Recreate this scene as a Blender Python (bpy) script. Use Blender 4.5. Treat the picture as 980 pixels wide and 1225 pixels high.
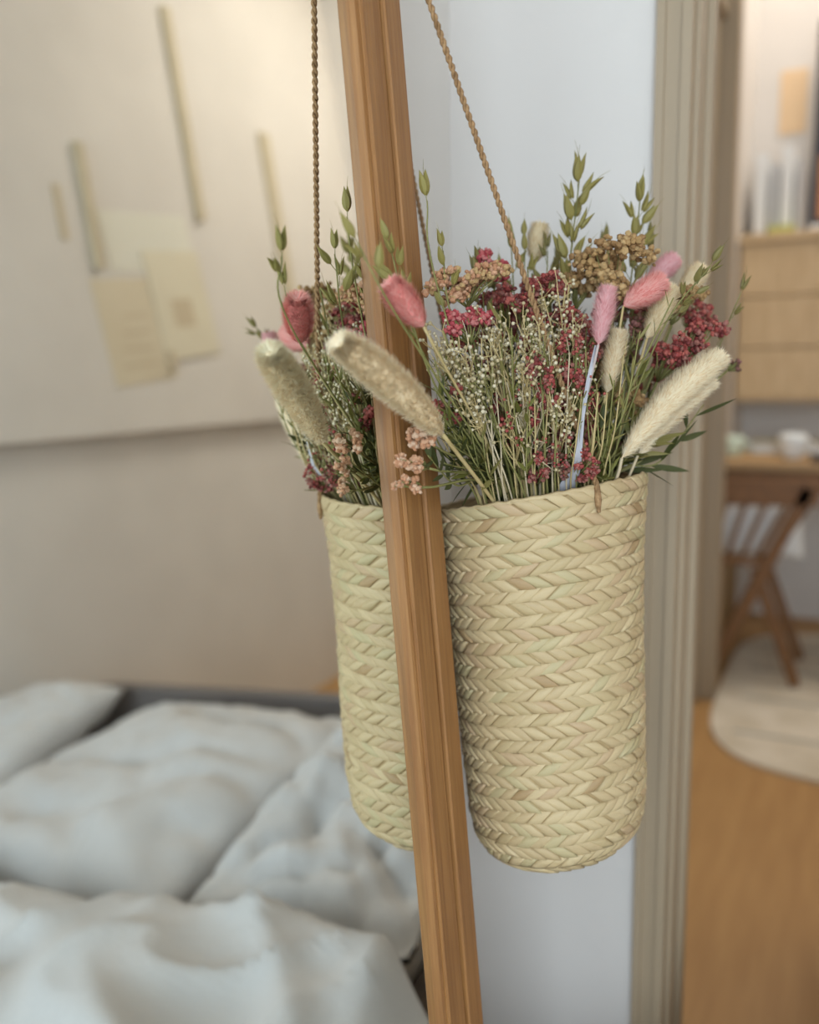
import bpy, bmesh, math, random
import numpy as np
from mathutils import Vector, Matrix, Quaternion, noise

for o in list(bpy.data.objects):
    bpy.data.objects.remove(o)
scene = bpy.context.scene
col = scene.collection

# ------------------------------------------------------------------ camera
F = 1050.0                      # focal length in pixels of the 980 x 1225 frame
H = 1.05                        # height of the lens above the floor
PITCH, ROLL, YAW, LEAN = [math.radians(a) for a in (8.8512, 0.8925, 63.6968, 4.4763)]
OFF = -0.27334                  # distance of the mirror glass from the lens
sY, cY = math.sin(YAW), math.cos(YAW)
def _w(p):
    return np.array([p[0]*sY - p[1]*cY, p[0]*cY + p[1]*sY, p[2]])
_c, _s, _cr, _sr = math.cos(PITCH), math.sin(PITCH), math.cos(ROLL), math.sin(ROLL)
_r0, _u0 = np.array([1., 0, 0]), np.array([0, _s, _c])
RV = _w(_cr*_r0 - _sr*_u0)
UV = _w(_cr*_u0 + _sr*_r0)
FV = _w(np.array([0, _c, -_s]))
CAM = np.array([0, 0, H])
NM = np.array([math.cos(LEAN), 0, math.sin(LEAN)])   # normal of the leaning mirror

cam_data = bpy.data.cameras.new('camera')
cam = bpy.data.objects.new('camera', cam_data)
col.objects.link(cam)
cam.matrix_world = Matrix(((RV[0], UV[0], -FV[0], CAM[0]),
                           (RV[1], UV[1], -FV[1], CAM[1]),
                           (RV[2], UV[2], -FV[2], CAM[2]),
                           (0, 0, 0, 1)))
cam_data.sensor_fit = 'VERTICAL'
cam_data.sensor_height = 36.0
cam_data.sensor_width = 28.8
cam_data.lens = F/1225.0*36.0
cam_data.clip_start = 0.02
cam_data.dof.use_dof = True
cam_data.dof.focus_distance = 0.60
cam_data.dof.aperture_fstop = 2.9
scene.camera = cam

# ------------------------------------------------------------------ world, lights, exposure
scene.view_settings.view_transform = 'Standard'
scene.view_settings.look = 'None'
scene.view_settings.gamma = 1.0
scene.view_settings.use_curve_mapping = False
scene.view_settings.exposure = 0.5
world = bpy.data.worlds.new('world')
scene.world = world
world.use_nodes = True
bg = world.node_tree.nodes['Background']
bg.inputs['Color'].default_value = (0.62, 0.80, 1.0, 1)
bg.inputs['Strength'].default_value = 0.6

def area(name, loc, direction, sx, sy, power, color):
    l = bpy.data.lights.new(name, 'AREA')
    l.shape = 'RECTANGLE'; l.size = sx; l.size_y = sy
    l.energy = power; l.color = color
    o = bpy.data.objects.new(name, l)
    o.location = loc
    o.rotation_euler = Vector(direction).to_track_quat('-Z', 'Y').to_euler()
    col.objects.link(o)
    return o
# daylight: the bedroom window behind the camera and the skylight over the far side, each in its opening
area('window_rear_offscreen', (0.72, -1.44, 1.45), (0, 1, 0), 1.42, 1.42, 36, (0.74, 0.875, 1.0))
area('skylight_far_offscreen', (0.35, 3.45, 3.56), (0, 0, -1), 1.0, 1.0, 27, (1.0, 0.92, 0.82))

# ------------------------------------------------------------------ helpers
def lin(c):
    r = []
    for v in c[:3]:
        v = v/255.0
        r.append(v/12.92 if v <= 0.04045 else ((v+0.055)/1.055)**2.4)
    return (r[0], r[1], r[2], 1.0)

def mat(name, rgb, rough=0.6, rgb2=None, scale=20.0, stretch=(1, 1, 1), bump=0.0, bscale=None,
        metallic=0.0, trans=0.0, sheen=0.0, spec=0.5, detail=3.0):
    m = bpy.data.materials.new(name)
    m.use_nodes = True
    nt = m.node_tree
    b = nt.nodes['Principled BSDF']
    b.inputs['Roughness'].default_value = rough
    b.inputs['Metallic'].default_value = metallic
    b.inputs['Specular IOR Level'].default_value = spec
    if sheen:
        b.inputs['Sheen Weight'].default_value = sheen
    b.inputs['Base Color'].default_value = lin(rgb)
    if rgb2 is not None or bump:
        tc = nt.nodes.new('ShaderNodeTexCoord')
        mp = nt.nodes.new('ShaderNodeMapping')
        mp.inputs['Scale'].default_value = stretch
        nt.links.new(tc.outputs['Object'], mp.inputs['Vector'])
        nz = nt.nodes.new('ShaderNodeTexNoise')
        nz.inputs['Scale'].default_value = scale
        nz.inputs['Detail'].default_value = detail
        nt.links.new(mp.outputs['Vector'], nz.inputs['Vector'])
        if rgb2 is not None:
            cr = nt.nodes.new('ShaderNodeValToRGB')
            cr.color_ramp.elements[0].position = 0.32
            cr.color_ramp.elements[1].position = 0.68
            cr.color_ramp.elements[0].color = lin(rgb)
            cr.color_ramp.elements[1].color = lin(rgb2)
            nt.links.new(nz.outputs['Fac'], cr.inputs['Fac'])
            nt.links.new(cr.outputs['Color'], b.inputs['Base Color'])
        if bump:
            n2 = nt.nodes.new('ShaderNodeTexNoise')
            n2.inputs['Scale'].default_value = bscale or scale*3
            n2.inputs['Detail'].default_value = 4
            nt.links.new(mp.outputs['Vector'], n2.inputs['Vector'])
            bp = nt.nodes.new('ShaderNodeBump')
            bp.inputs['Strength'].default_value = bump
            bp.inputs['Distance'].default_value = 0.01
            nt.links.new(n2.outputs['Fac'], bp.inputs['Height'])
            nt.links.new(bp.outputs['Normal'], b.inputs['Normal'])
    if trans:
        out = nt.nodes['Material Output']
        tr = nt.nodes.new('ShaderNodeBsdfTranslucent')
        tr.inputs['Color'].default_value = lin(rgb)
        mx = nt.nodes.new('ShaderNodeMixShader')
        mx.inputs['Fac'].default_value = trans
        nt.links.new(b.outputs['BSDF'], mx.inputs[1])
        nt.links.new(tr.outputs['BSDF'], mx.inputs[2])
        nt.links.new(mx.outputs['Shader'], out.inputs['Surface'])
    return m

class MB:
    """collects shapes into one mesh"""
    def __init__(self):
        self.v, self.f, self.m, self.n = [], [], [], 0
    def add(self, verts, faces, mi=0):
        verts = np.asarray(verts, float)
        k = self.n
        self.v.append(verts)
        self.f.extend([tuple(i+k for i in f) for f in faces])
        self.m.extend([mi]*len(faces))
        self.n += len(verts)
        return self
    def box(self, a, b, mi=0):
        (x0, y0, z0), (x1, y1, z1) = a, b
        v = [(x0,y0,z0),(x1,y0,z0),(x1,y1,z0),(x0,y1,z0),(x0,y0,z1),(x1,y0,z1),(x1,y1,z1),(x0,y1,z1)]
        return self.add(v, BOXF, mi)
    def bar(self, a, b, w, t, up=(0, 0, 1), mi=0):
        """rectangular bar from a to b"""
        a, b = np.asarray(a, float), np.asarray(b, float)
        d = b-a; d /= np.linalg.norm(d)
        s = np.cross(d, np.asarray(up, float))
        if np.linalg.norm(s) < 1e-4: s = np.cross(d, (1, 0, 0))
        s /= np.linalg.norm(s); u = np.cross(s, d)
        v = []
        for p in (a, b):
            for (i, j) in ((-1,-1),(1,-1),(1,1),(-1,1)):
                v.append(p + s*i*w/2 + u*j*t/2)
        return self.add(v, [(3,2,1,0),(4,5,6,7),(0,1,5,4),(1,2,6,5),(2,3,7,6),(3,0,4,7)], mi)
    def tube(self, pts, rad, sides=5, mi=0, cap=True):
        pts = [np.asarray(p, float) for p in pts]
        n = len(pts)
        if not hasattr(rad, '__len__'): rad = [rad]*n
        prev = None; v = []
        for i in range(n):
            d = pts[min(i+1, n-1)] - pts[max(i-1, 0)]
            d /= (np.linalg.norm(d)+1e-12)
            if prev is None:
                s = np.cross(d, (0.3, 0.2, 1.0)) if abs(d[2]) < .95 else np.cross(d, (1, 0.2, 0))
            else:
                s = prev - d*(prev@d)
            s /= (np.linalg.norm(s)+1e-12); prev = s
            t = np.cross(d, s)
            for k in range(sides):
                a = 2*math.pi*k/sides
                v.append(pts[i] + rad[i]*(math.cos(a)*s + math.sin(a)*t))
        f = []
        for i in range(n-1):
            for k in range(sides):
                a, b = i*sides+k, i*sides+(k+1) % sides
                f.append((a, b, b+sides, a+sides))
        if cap:
            f.append(tuple(range(sides-1, -1, -1)))
            f.append(tuple((n-1)*sides+k for k in range(sides)))
        return self.add(v, f, mi)
    def build(self, name, mats, parent=None, origin=(0, 0, 0), smooth=False):
        me = bpy.data.meshes.new(name)
        v = np.concatenate(self.v) - np.asarray(origin, float)
        me.from_pydata(v.tolist(), [], self.f)
        if not isinstance(mats, (list, tuple)): mats = [mats]
        for m in mats: me.materials.append(m)
        if len(mats) > 1:
            me.polygons.foreach_set('material_index', self.m)
        if smooth:
            me.polygons.foreach_set('use_smooth', [True]*len(me.polygons))
        me.update()
        o = bpy.data.objects.new(name, me)
        col.objects.link(o)
        if parent is not None: o.parent = parent
        return o
BOXF = [(3,2,1,0),(4,5,6,7),(0,1,5,4),(1,2,6,5),(2,3,7,6),(3,0,4,7)]

def tag(o, label, cat, group=None):
    o['label'] = label; o['category'] = cat
    if group: o['group'] = group
    return o
def struct(o, label=None, cat=None):
    o['kind'] = 'structure'
    if label: o['label'] = label
    if cat: o['category'] = cat
    return o
def empty(name, loc):
    o = bpy.data.objects.new(name, None)
    o.empty_display_size = 0.02
    o.location = loc
    col.objects.link(o)
    return o
def bevel(o, w, seg=2):
    m = o.modifiers.new('bevel', 'BEVEL')
    m.width = w; m.segments = seg; m.limit_method = 'ANGLE'
    return o
def RAY(x, y):
    return FV + RV*(x-490)/F - UV*(y-612.5)/F
def PT(x, y, z):
    """point seen at x, y at depth z from the lens"""
    return CAM + RAY(x, y)*z
rnd = random.Random(7)

# ------------------------------------------------------------------ materials
M = {}
M['wall'] = mat('wall_paint_white', (226, 219, 211), 0.85, (219, 212, 204), 3.0, bump=0.04, bscale=120)
M['wall_bed'] = M['wall']
M['wall_cream'] = M['wall']
M['ceiling'] = mat('ceiling_paint', (228, 224, 216), 0.9, (222, 218, 210), 2.0)
M['floor'] = mat('floor_wood', (174, 132, 80), 0.5, (188, 146, 92), 6.0, stretch=(6, 0.6, 1), bump=0.05, bscale=40)
M['jamb'] = mat('painted_trim', (174, 154, 127), 0.5, (167, 147, 120), 4.0, stretch=(1, 1, 0.1))
M['casing'] = M['jamb']
M['frame_wood'] = mat('pine_frame', (138, 92, 48), 0.5, (162, 114, 64), 30.0, stretch=(9, 9, 0.35), bump=0.12, bscale=60)
M['frame_lip'] = M['frame_wood']
M['back_board'] = mat('back_board', (120, 92, 62), 0.8, (110, 84, 56), 8.0)
mm = bpy.data.materials.new('mirror_silver'); mm.use_nodes = True
_b = mm.node_tree.nodes['Principled BSDF']
_b.inputs['Base Color'].default_value = (0.89, 0.93, 0.90, 1)
_b.inputs['Metallic'].default_value = 1.0
_b.inputs['Roughness'].default_value = 0.0
M['mirror'] = mm

# ------------------------------------------------------------------ the room
XL, XO, YF, YB, ZC = -0.39, 1.62, 4.0, -1.4, 3.5
TH = 0.12
struct(MB().box((XL-TH, YB-TH, -0.1), (XO+TH, YF+TH, 0.0)).build('floor', M['floor']), 'warm brown wooden floor', 'floor')
struct(MB().box((XL-TH, YB-TH, ZC), (XO+TH, 2.94, ZC+0.1)).box((XL-TH, 3.96, ZC), (XO+TH, YF+TH, ZC+0.1)).box((XL-TH, 2.94, ZC), (-0.16, 3.96, ZC+0.1)).box((0.86, 2.94, ZC), (XO+TH, 3.96, ZC+0.1)).build('ceiling', M['ceiling']), 'plain white ceiling', 'ceiling')
struct(MB().box((XL-TH, YB-TH, 0), (XL, YF+TH, ZC)).build('wall_left', M['wall']), 'white wall behind the leaning mirror', 'wall')
struct(MB().box((XL, YF, 0), (XO, YF+TH, ZC)).build('wall_far', M['wall_cream']), 'white wall at the far end of the room', 'wall')
# opposite wall with its window and the thicker cream upper part that the mirror shows
OW = (2.45, 3.45, 0.95, 2.55)
b = MB()
b.box((XO, YB-TH, 0), (XO+TH, YF+TH, ZC))
struct(b.build('wall_opposite', M['wall_bed']), 'white wall behind the bed, seen in the mirror', 'wall')
struct(MB().box((XO-0.05, 1.35, 1.165), (XO, YF, ZC)).build('trim_1', M['wall_cream']),
       'white upper wall panel with a shaded lower edge, seen in the mirror', 'wall panel')
# rear wall with the bedroom window
WX0, WX1, WZ0, WZ1 = 0.0, 1.44, 0.72, 2.18
b = MB()
b.box((XL, YB-TH, 0), (XO, YB, WZ0)); b.box((XL, YB-TH, WZ1), (XO, YB, ZC))
b.box((XL, YB-TH, WZ0), (WX0, YB, WZ1)); b.box((WX1, YB-TH, WZ0), (XO, YB, WZ1))
struct(b.build('wall_rear', M['wall_bed']), 'white wall with the bedroom window behind the camera', 'wall')
win = struct(MB().box((WX0-0.04, YB-0.01, WZ0-0.04), (WX1+0.04, YB+0.02, WZ0)).box((WX0-0.04, YB-0.01, WZ1), (WX1+0.04, YB+0.02, WZ1+0.04))
             .box((WX0-0.04, YB-0.01, WZ0), (WX0, YB+0.02, WZ1)).box((WX1, YB-0.01, WZ0), (WX1+0.04, YB+0.02, WZ1))
             .build('window_1', M['jamb']), 'white framed bedroom window', 'window')
MB().box((0.70, YB-0.01, WZ0), (0.74, YB+0.015, WZ1)).build('mullion', M['jamb'], win)
# skylight opening in the ceiling of the far side
wf = MB().box((-0.20, 2.90, ZC-0.04), (0.90, 2.94, ZC)).box((-0.20, 3.96, ZC-0.04), (0.90, 4.0, ZC)).box((-0.20, 2.94, ZC-0.04), (-0.16, 3.96, ZC)).box((0.86, 2.94, ZC-0.04), (0.90, 3.96, ZC))
struct(wf.build('window_2', M['jamb']), 'square skylight frame in the ceiling of the far side', 'window')
# short wing wall beside the mirror with the cased opening to the far side
YS, XJ = 0.90, -0.144
struct(MB().box((XL, YS, 0), (XJ-0.005, YS+0.157, ZC)).build('wall_back', M['wall']), 'short white wing wall behind the hanging basket', 'wall')
t1 = struct(MB().box((-0.176, YS-0.004, 0), (XJ-0.003, YS, ZC)).build('trim_2', M['casing']), 'taupe casing on the edge of the wing wall', 'door casing')
MB().box((-0.176, YS-0.009, 0), (-0.168, YS-0.004, ZC)).build('bead', M['casing'], t1)
MB().box((-0.153, YS-0.007, 0), (XJ, YS-0.004, ZC)).build('bead', M['casing'], t1)
t2 = struct(MB().box((XJ-0.005, YS-0.004, 0), (XJ, YS+0.16, ZC)).build('trim_3', M['jamb']), 'pale jamb lining of the opening in the wing wall', 'door jamb')
MB().box((XJ, YS+0.02, 0), (XJ+0.004, YS+0.05, ZC)).build('stop_strip', M['jamb'], t2)
MB().box((XJ, YS+0.09, 0), (XJ+0.006, YS+0.11, ZC)).build('stop_strip', M['jamb'], t2)
# door in the left wall further on
dr = struct(MB().box((XL, 2.12, 0), (XL+0.012, 2.85, 2.05)).build('door_1', M['jamb']), 'pale painted door in the wall beyond the wing wall', 'door')
MB().box((XL, 2.85, 0), (XL+0.065, 2.93, 2.9)).build('casing_post', M['jamb'], dr)
MB().box((XL, 2.04, 0), (XL+0.03, 2.12, 2.13)).build('casing_post', M['casing'], dr)
MB().box((XL, 2.12, 2.05), (XL+0.03, 2.85, 2.13)).build('casing_head', M['casing'], dr)

# ------------------------------------------------------------------ the leaning mirror
GX0 = OFF/math.cos(LEAN) + math.tan(LEAN)*H      # glass x at floor level
MZ1 = 2.06
YI, YO, YN = 0.512, 0.570, -0.62                 # far inner edge, far outer edge, near end
MLEN = MZ1/math.cos(LEAN)
mir = empty('leaning_mirror', (GX0, 0.0, 0.0))
mir.rotation_euler = (0, -LEAN, 0)
tag(mir, 'tall wood-framed mirror leaning against the white wall', 'mirror')
# local axes: +x = out of the glass, y = along the wall, z = up the glass
MB().box((-0.004, YN+0.03, 0.03), (0.0, YI+0.008, MLEN-0.03)).build('glass', M['mirror'], mir)
MB().box((-0.012, YN+0.02, 0.02), (-0.0045, YI+0.02, MLEN-0.02)).build('back_board', M['back_board'], mir)
def stile(y_in, sgn):
    z0, z1 = 0.0, MLEN
    def pr(name, prof, m, par):
        b = MB(); n = len(prof)
        v = [(x, y_in+sgn*y, z0) for x, y in prof]+[(x, y_in+sgn*y, z1) for x, y in prof]
        f = [(i, (i+1) % n, n+(i+1) % n, n+i) for i in range(n)]
        f += [tuple(range(n-1, -1, -1)), tuple(range(n, 2*n))]
        if sgn < 0: f = [tuple(reversed(q)) for q in f]
        b.add(v, f)
        return b.build(name, m, par)
    s = pr('stile', [(-0.028, 0.0), (-0.028, 0.056), (-0.010, 0.056), (-0.010, 0.0015), (-0.010, 0.0)], M['frame_wood'], mir)
    pr('inner_lip', [(-0.012, 0.0), (-0.012, 0.0045), (0.0068, 0.0045), (0.0068, 0.003), (0.006, 0.001)], M['frame_lip'], s)
    pr('face_board', [(-0.012, 0.0045), (-0.012, 0.0306), (0.0078, 0.0306), (0.0090, 0.0295), (0.0090, 0.006), (0.0078, 0.0045)], M['frame_wood'], s)
    pr('outer_board', [(-0.028, 0.0332), (-0.028, 0.058), (0.0095, 0.058), (0.0110, 0.0565), (0.0110, 0.0344), (0.0098, 0.0332)], M['frame_wood'], s)
    return s
stile(YI, 1)
stile(YN+0.058, -1)
for name, za, zb in (('bottom_rail', 0.0, 0.058), ('top_rail', MLEN-0.058, MLEN)):
    r = MB().box((-0.028, YN+0.058, za), (0.009, YI, zb)).build(name, M['frame_wood'], mir)
    bevel(r, 0.002)

# ------------------------------------------------------------------ the basket
ZB = _w([.10011726, .69064018, -.09327633])
BTOP = CAM + ZB                                   # middle of the rim
_ax = _w([math.radians(-3.63122), math.radians(6.15929), 1.0])
AX = _ax/np.linalg.norm(_ax)
E1 = RV - AX*(RV@AX); E1 /= np.linalg.norm(E1)
E2 = np.cross(AX, E1)                             # points away from the lens
BH = 0.2657
PROF = np.array([(0, .0855), (.1, .0818), (.2, .0786), (.42, .0742), (.7, .0722), (.9, .0700), (.98, .0668), (1.03, .0610), (1.07, .0480), (1.085, .030), (1.09, 0.0)])
def rad(t): return float(np.interp(t, PROF[:, 0], PROF[:, 1]))
def clampin(p, inset=0.006):
    """keep a point near the rim inside the basket wall"""
    v = np.asarray(p, float)-BTOP
    h = v@AX; q = v-AX*h; L = np.linalg.norm(q)
    m = rad(max(-h/BH, 0.0))*0.985-inset
    return p if L <= m else BTOP+AX*h+q/L*m
def bpt(t, phi, dr=0.0, r=None):
    """basket surface point; phi 0 = right seen from the lens, -90 deg = front"""
    r = rad(t) if r is None else r
    wob = 1 + 0.008*math.sin(3*phi+1.3+4*t) + 0.006*math.sin(2*phi+6*t)
    rr = r*wob + dr
    return BTOP - AX*BH*t + E1*rr*math.cos(phi) + E2*rr*math.sin(phi) + AX*0.0088*math.cos(phi)*(r/0.085)

straw_cols = [((196, 172, 130), (182, 156, 114)), ((203, 180, 138), (190, 165, 122)), ((190, 167, 124), (180, 156, 113)),
              ((194, 165, 127), (180, 151, 111)), ((190, 173, 131), (181, 162, 118)), ((176, 147, 106), (162, 131, 90))]
STRAW = [mat('palm_leaf_straw_%d' % i, a, 0.55, b_, 90.0, bump=0.15, bscale=500) for i, (a, b_) in enumerate(straw_cols)]
M['straw_in'] = mat('palm_leaf_lining', (182, 158, 116), 0.8, (168, 143, 102), 60.0)
basket = empty('palm_basket', tuple(BTOP - AX*BH*1.09))
BORG = np.array(basket.location)
tag(basket, 'woven palm-leaf basket hanging from a cord beside the mirror frame, filled with dried flowers', 'basket')
# lining body (double wall)
def lathe_body():
    b = MB(); S = 64
    ts = [0.004, .1, .2, .3, .42, .55, .7, .82, .9, .98, 1.03, 1.06, 1.078]
    rows = [[bpt(t, 2*math.pi*k/S, -0.0012) for k in range(S)] for t in ts]
    inner = [[bpt(t, 2*math.pi*k/S, -0.0032) for k in range(S)] for t in ts]
    allr = list(reversed(inner)) + rows
    v = [p for r in allr for p in r]; f = []
    for i in range(len(allr)-1):
        for k in range(S):
            f.append((i*S+k, (i+1)*S+k, (i+1)*S+(k+1) % S, i*S+(k+1) % S))
    f.append(tuple(range(S))); f.append(tuple(range((len(allr)-1)*S+S-1, (len(allr)-1)*S-1, -1)))
    b.add(v, f)
    return b.build('body', M['straw_in'], basket, BORG, True)
lathe_body()
# one plaited leaf segment: local x along the row, y outwards, z up; unit size 1 x 1
def cell_mesh(sh):
    NU, NV = 5, 4
    v, f = [], []
    for j in range(NV):
        vv = j/(NV-1)
        for i in range(NU):
            uu = i/(NU-1)
            x = (uu-0.5)*0.975 + sh*(vv-0.5)*0.98
            hgt = 0.55*math.sin(math.pi*min(max(0.08+0.84*uu, 0), 1))**0.6 + 0.30*uu
            hgt *= 1.0-0.55*abs(2*vv-1)**2.5
            v.append((x, hgt, (vv-0.5)*0.97))
    for j in range(NV-1):
        for i in range(NU-1):
            a = j*NU+i
            f.append((a, a+1, a+NU+1, a+NU))
    rim = [i for i in range(NU)] + [NU*j+NU-1 for j in range(1, NV)] + [NU*(NV-1)+i for i in range(NU-2, -1, -1)] + [NU*j for j in range(NV-2, 0, -1)]
    k = len(v)
    for r_ in rim: v.append((v[r_][0], -0.7, v[r_][2]))
    n = len(rim)
    for i in range(n):
        f.append((rim[(i+1) % n], rim[i], k+i, k+(i+1) % n))
    return np.array(v), f
CELLS = {}
for sh, nm in ((0.95, 'rise'), (-0.95, 'fall')):
    v, f = cell_mesh(sh)
    me = bpy.data.meshes.new('leaf_strip_'+nm)
    me.from_pydata(v.tolist(), [], f)
    me.materials.append(STRAW[0])
    me.polygons.foreach_set('use_smooth', [True]*len(me.polygons)); me.update()
    CELLS[sh] = (v, f, me)
NC, NR = 42, 29
ROWH = 1.0/NR
cells = []
for r_ in range(NR+3):
    t0 = r_*ROWH; t1_ = t0+ROWH
    tm = (t0+t1_)/2
    sh = 0.95 if r_ % 2 else -0.95
    if tm > 1.075: continue
    nc = NC if tm < 0.97 else (38 if tm < 1.03 else 30)
    for k in range(nc):
        ph = 2*math.pi*(k + (0.15*rnd.uniform(-1, 1)) + 0.5*(sh > 0))/nc + 0.004*r_
        tt = tm + 0.0025*math.sin(3*ph+0.7*r_) + 0.0016*rnd.uniform(-1, 1)
        a, b_ = bpt(tt, ph-0.02), bpt(tt, ph+0.02)
        up = bpt(tt-ROWH/2, ph) - bpt(tt+ROWH/2, ph)
        c = bpt(tt, ph)
        xa = (b_-a)/np.linalg.norm(b_-a)
        hh = np.linalg.norm(up); za = up/hh
        ya = np.cross(za, xa); ya /= np.linalg.norm(ya)
        if ya@(c-(BTOP-AX*BH*tt)) < 0: ya = -ya
        wd = 2*math.pi*rad(tm)/nc
        sc = (wd*rnd.uniform(.96, 1.04), 0.0026*rnd.uniform(.75, 1.3), hh*rnd.uniform(1.0, 1.07))
        tw = 0.05*rnd.uniform(-1, 1)
        xb = xa*math.cos(tw)+za*math.sin(tw); zb = za*math.cos(tw)-xa*math.sin(tw)
        mi = rnd.choices(range(6), (32, 26, 18, 8, 10, 3))[0]
        view = (CAM-c)/np.linalg.norm(CAM-c)
        cells.append((ya@view, sh, c, xb, ya, zb, sc, mi))
cells.sort(key=lambda q: -q[0])
stuffb = MB()
for i, (fc, sh, c, xb, ya, zb, sc, mi) in enumerate(cells):
    v, f, me = CELLS[sh]
    if i < 300:
        o = bpy.data.objects.new('leaf_strip', me)
        col.objects.link(o)
        o.parent = basket
        cc = c-BORG
        o.matrix_local = Matrix(((xb[0]*sc[0], ya[0]*sc[1], zb[0]*sc[2], cc[0]),
                                 (xb[1]*sc[0], ya[1]*sc[1], zb[1]*sc[2], cc[1]),
                                 (xb[2]*sc[0], ya[2]*sc[1], zb[2]*sc[2], cc[2]), (0, 0, 0, 1)))
        o.material_slots[0].link = 'OBJECT'
        o.material_slots[0].material = STRAW[mi]
    else:
        vv = c + v[:, 0:1]*sc[0]*xb + v[:, 1:2]*sc[1]*ya + v[:, 2:3]*sc[2]*zb
        stuffb.add(vv, f, mi)
so = stuffb.build('leaf_weave', STRAW, basket, BORG, True)
so['kind'] = 'stuff'
# rim binding, slightly uneven
b = MB(); S = 90
rimpts = [bpt(0.0, 2*math.pi*k/S, -0.0012) + AX*(0.0006*math.sin(9*k)+0.0004*rnd.uniform(-1, 1)) for k in range(S+1)]
b.tube(rimpts, 0.0019, 6)
b.build('rim_binding', STRAW[0], basket, BORG, True)
# hanging cord: two twisted plies
M['cord'] = mat('jute_cord', (132, 98, 62), 0.85, (176, 138, 96), 300.0, bump=0.3, bscale=900)
def twist(pts, r, pitch, name, par, org, sides=6, mt=None):
    pts = [np.asarray(p, float) for p in pts]
    # resample
    L = [0]
    for i in range(1, len(pts)): L.append(L[-1]+np.linalg.norm(pts[i]-pts[i-1]))
    n = int(L[-1]/pitch*7)
    P = np.array(pts)
    ls = np.linspace(0, L[-1], n)
    Q = np.stack([np.interp(ls, L, P[:, k]) for k in range(3)], 1)
    b = MB()
    d = np.gradient(Q, axis=0); d /= np.linalg.norm(d, axis=1)[:, None]
    s = np.cross(d, (0.31, 0.9, 0.2)); s /= np.linalg.norm(s, axis=1)[:, None]
    t = np.cross(d, s)
    for k in (0, math.pi):
        a = 2*math.pi*ls/pitch + k
        b.tube(list(Q + r*0.62*(np.cos(a)[:, None]*s+np.sin(a)[:, None]*t)), r*0.66, sides)
    return b.build(name, mt or M['cord'], par, org, True)
NAIL = np.array([-0.366, 0.592, 1.560])
PHA = math.radians(-68)
fa = bpt(0.035, PHA, 0.0030)                       # front of the rim
ba = bpt(0.03, math.radians(118), 0.0015)          # back of the rim
fa_in = bpt(0.03, PHA, -0.004)
_d = RAY(418, -262)
FN = CAM + _d*((OFF+0.0125)/float(_d@NM))          # peg on the face of the mirror frame, above the picture
twist([fa - AX*0.004, fa + AX*0.010, FN+NM*0.002], 0.0018, 0.0105, 'cord', basket, BORG)
twist([ba - AX*0.006, ba + AX*0.008, NAIL+np.array([0.001, 0.0, 0.004])], 0.0016, 0.0105, 'cord', basket, BORG)
MB().tube([fa_in - AX*0.006, fa_in + AX*0.0075, fa + AX*0.0095, fa + AX*0.0, fa - AX*0.009], [.0018, .0022, .0022, .0026, .0012], 7).build('cord_knot', M['cord'], basket, BORG, True)
_l = FN-np.array([GX0, 0, 0])
_lx, _lz = float(_l@NM), float(-_l[0]*math.sin(LEAN)+_l[2]*math.cos(LEAN))
M['brass'] = mat('brass', (176, 140, 70), 0.3, metallic=1.0)
MB().tube([(0.0, FN[1], _lz), (_lx+0.006, FN[1], _lz), (_lx+0.007, FN[1], _lz)], [.0018, .0018, .0036], 10).build('peg', M['brass'], mir, (0, 0, 0), True)
nail = MB().tube([(XL-0.01, NAIL[1], NAIL[2]-0.003), (NAIL[0]+0.006, NAIL[1], NAIL[2]), (NAIL[0]+0.007, NAIL[1], NAIL[2])], [.002, .002, .004], 10).build('wall_nail', M['brass'], None, (0, 0, 0), True)
tag(nail, 'small brass nail in the white wall that carries the basket cord', 'nail')

# ------------------------------------------------------------------ dried flowers
G_IN = 'dried stems standing in the palm basket'
Z0 = float((BTOP-CAM)@FV)
def dmir(p): return float((np.asarray(p)-CAM)@NM - OFF)
def clampz(x, y, z, dmin=0.026):
    k = float(RAY(x, y)@NM)
    if k < 0: z = min(z, (dmin+OFF)/k)
    return z
def HP(x, y, z, dmin=0.026): return PT(x, y, clampz(x, y, z, dmin))
def inbasket(head, depth=0.42, spread=0.72):
    """foot of a stem inside the basket and the point where it leaves the rim"""
    v = np.asarray(head)-BTOP
    h = v@AX; p = v-AX*h; L = np.linalg.norm(p)+1e-9
    d = p/L
    r = min(spread*rad(0.0), 0.62*L)
    rim = BTOP + d*r + AX*0.004
    foot = BTOP - AX*BH*depth + d*min(r*0.55, 0.035) + np.array([rnd.uniform(-1, 1), rnd.uniform(-1, 1), 0])*0.008
    return foot, rim
def curve(pts, n=10):
    """smooth path through points"""
    P = [np.asarray(p, float) for p in pts]
    P = [2*P[0]-P[1]] + P + [2*P[-1]-P[-2]]
    out = []
    for i in range(1, len(P)-2):
        for k in range(n):
            t = k/n
            out.append(0.5*((2*P[i]) + (-P[i-1]+P[i+1])*t + (2*P[i-1]-5*P[i]+4*P[i+1]-P[i+2])*t*t + (-P[i-1]+3*P[i]-3*P[i+1]+P[i+2])*t**3))
    out.append(P[-2])
    return out
M['stem_green'] = mat('stem_olive', (118, 116, 62), 0.7, (140, 132, 76), 60)
M['stem_straw'] = mat('stem_straw', (196, 174, 122), 0.7, (178, 154, 102), 60)
M['stem_pale'] = mat('stem_pale', (206, 188, 154), 0.7, (190, 170, 136), 60)
M['stem_lilac'] = mat('stem_lilac', (178, 160, 152), 0.7, (190, 172, 164), 60)
M['husk'] = mat('oat_husk_green', (138, 128, 62), 0.6, (162, 146, 82), 160, trans=0.2)
M['husk2'] = mat('oat_husk_olive', (118, 108, 54), 0.6, (142, 128, 70), 160, trans=0.2)
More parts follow.
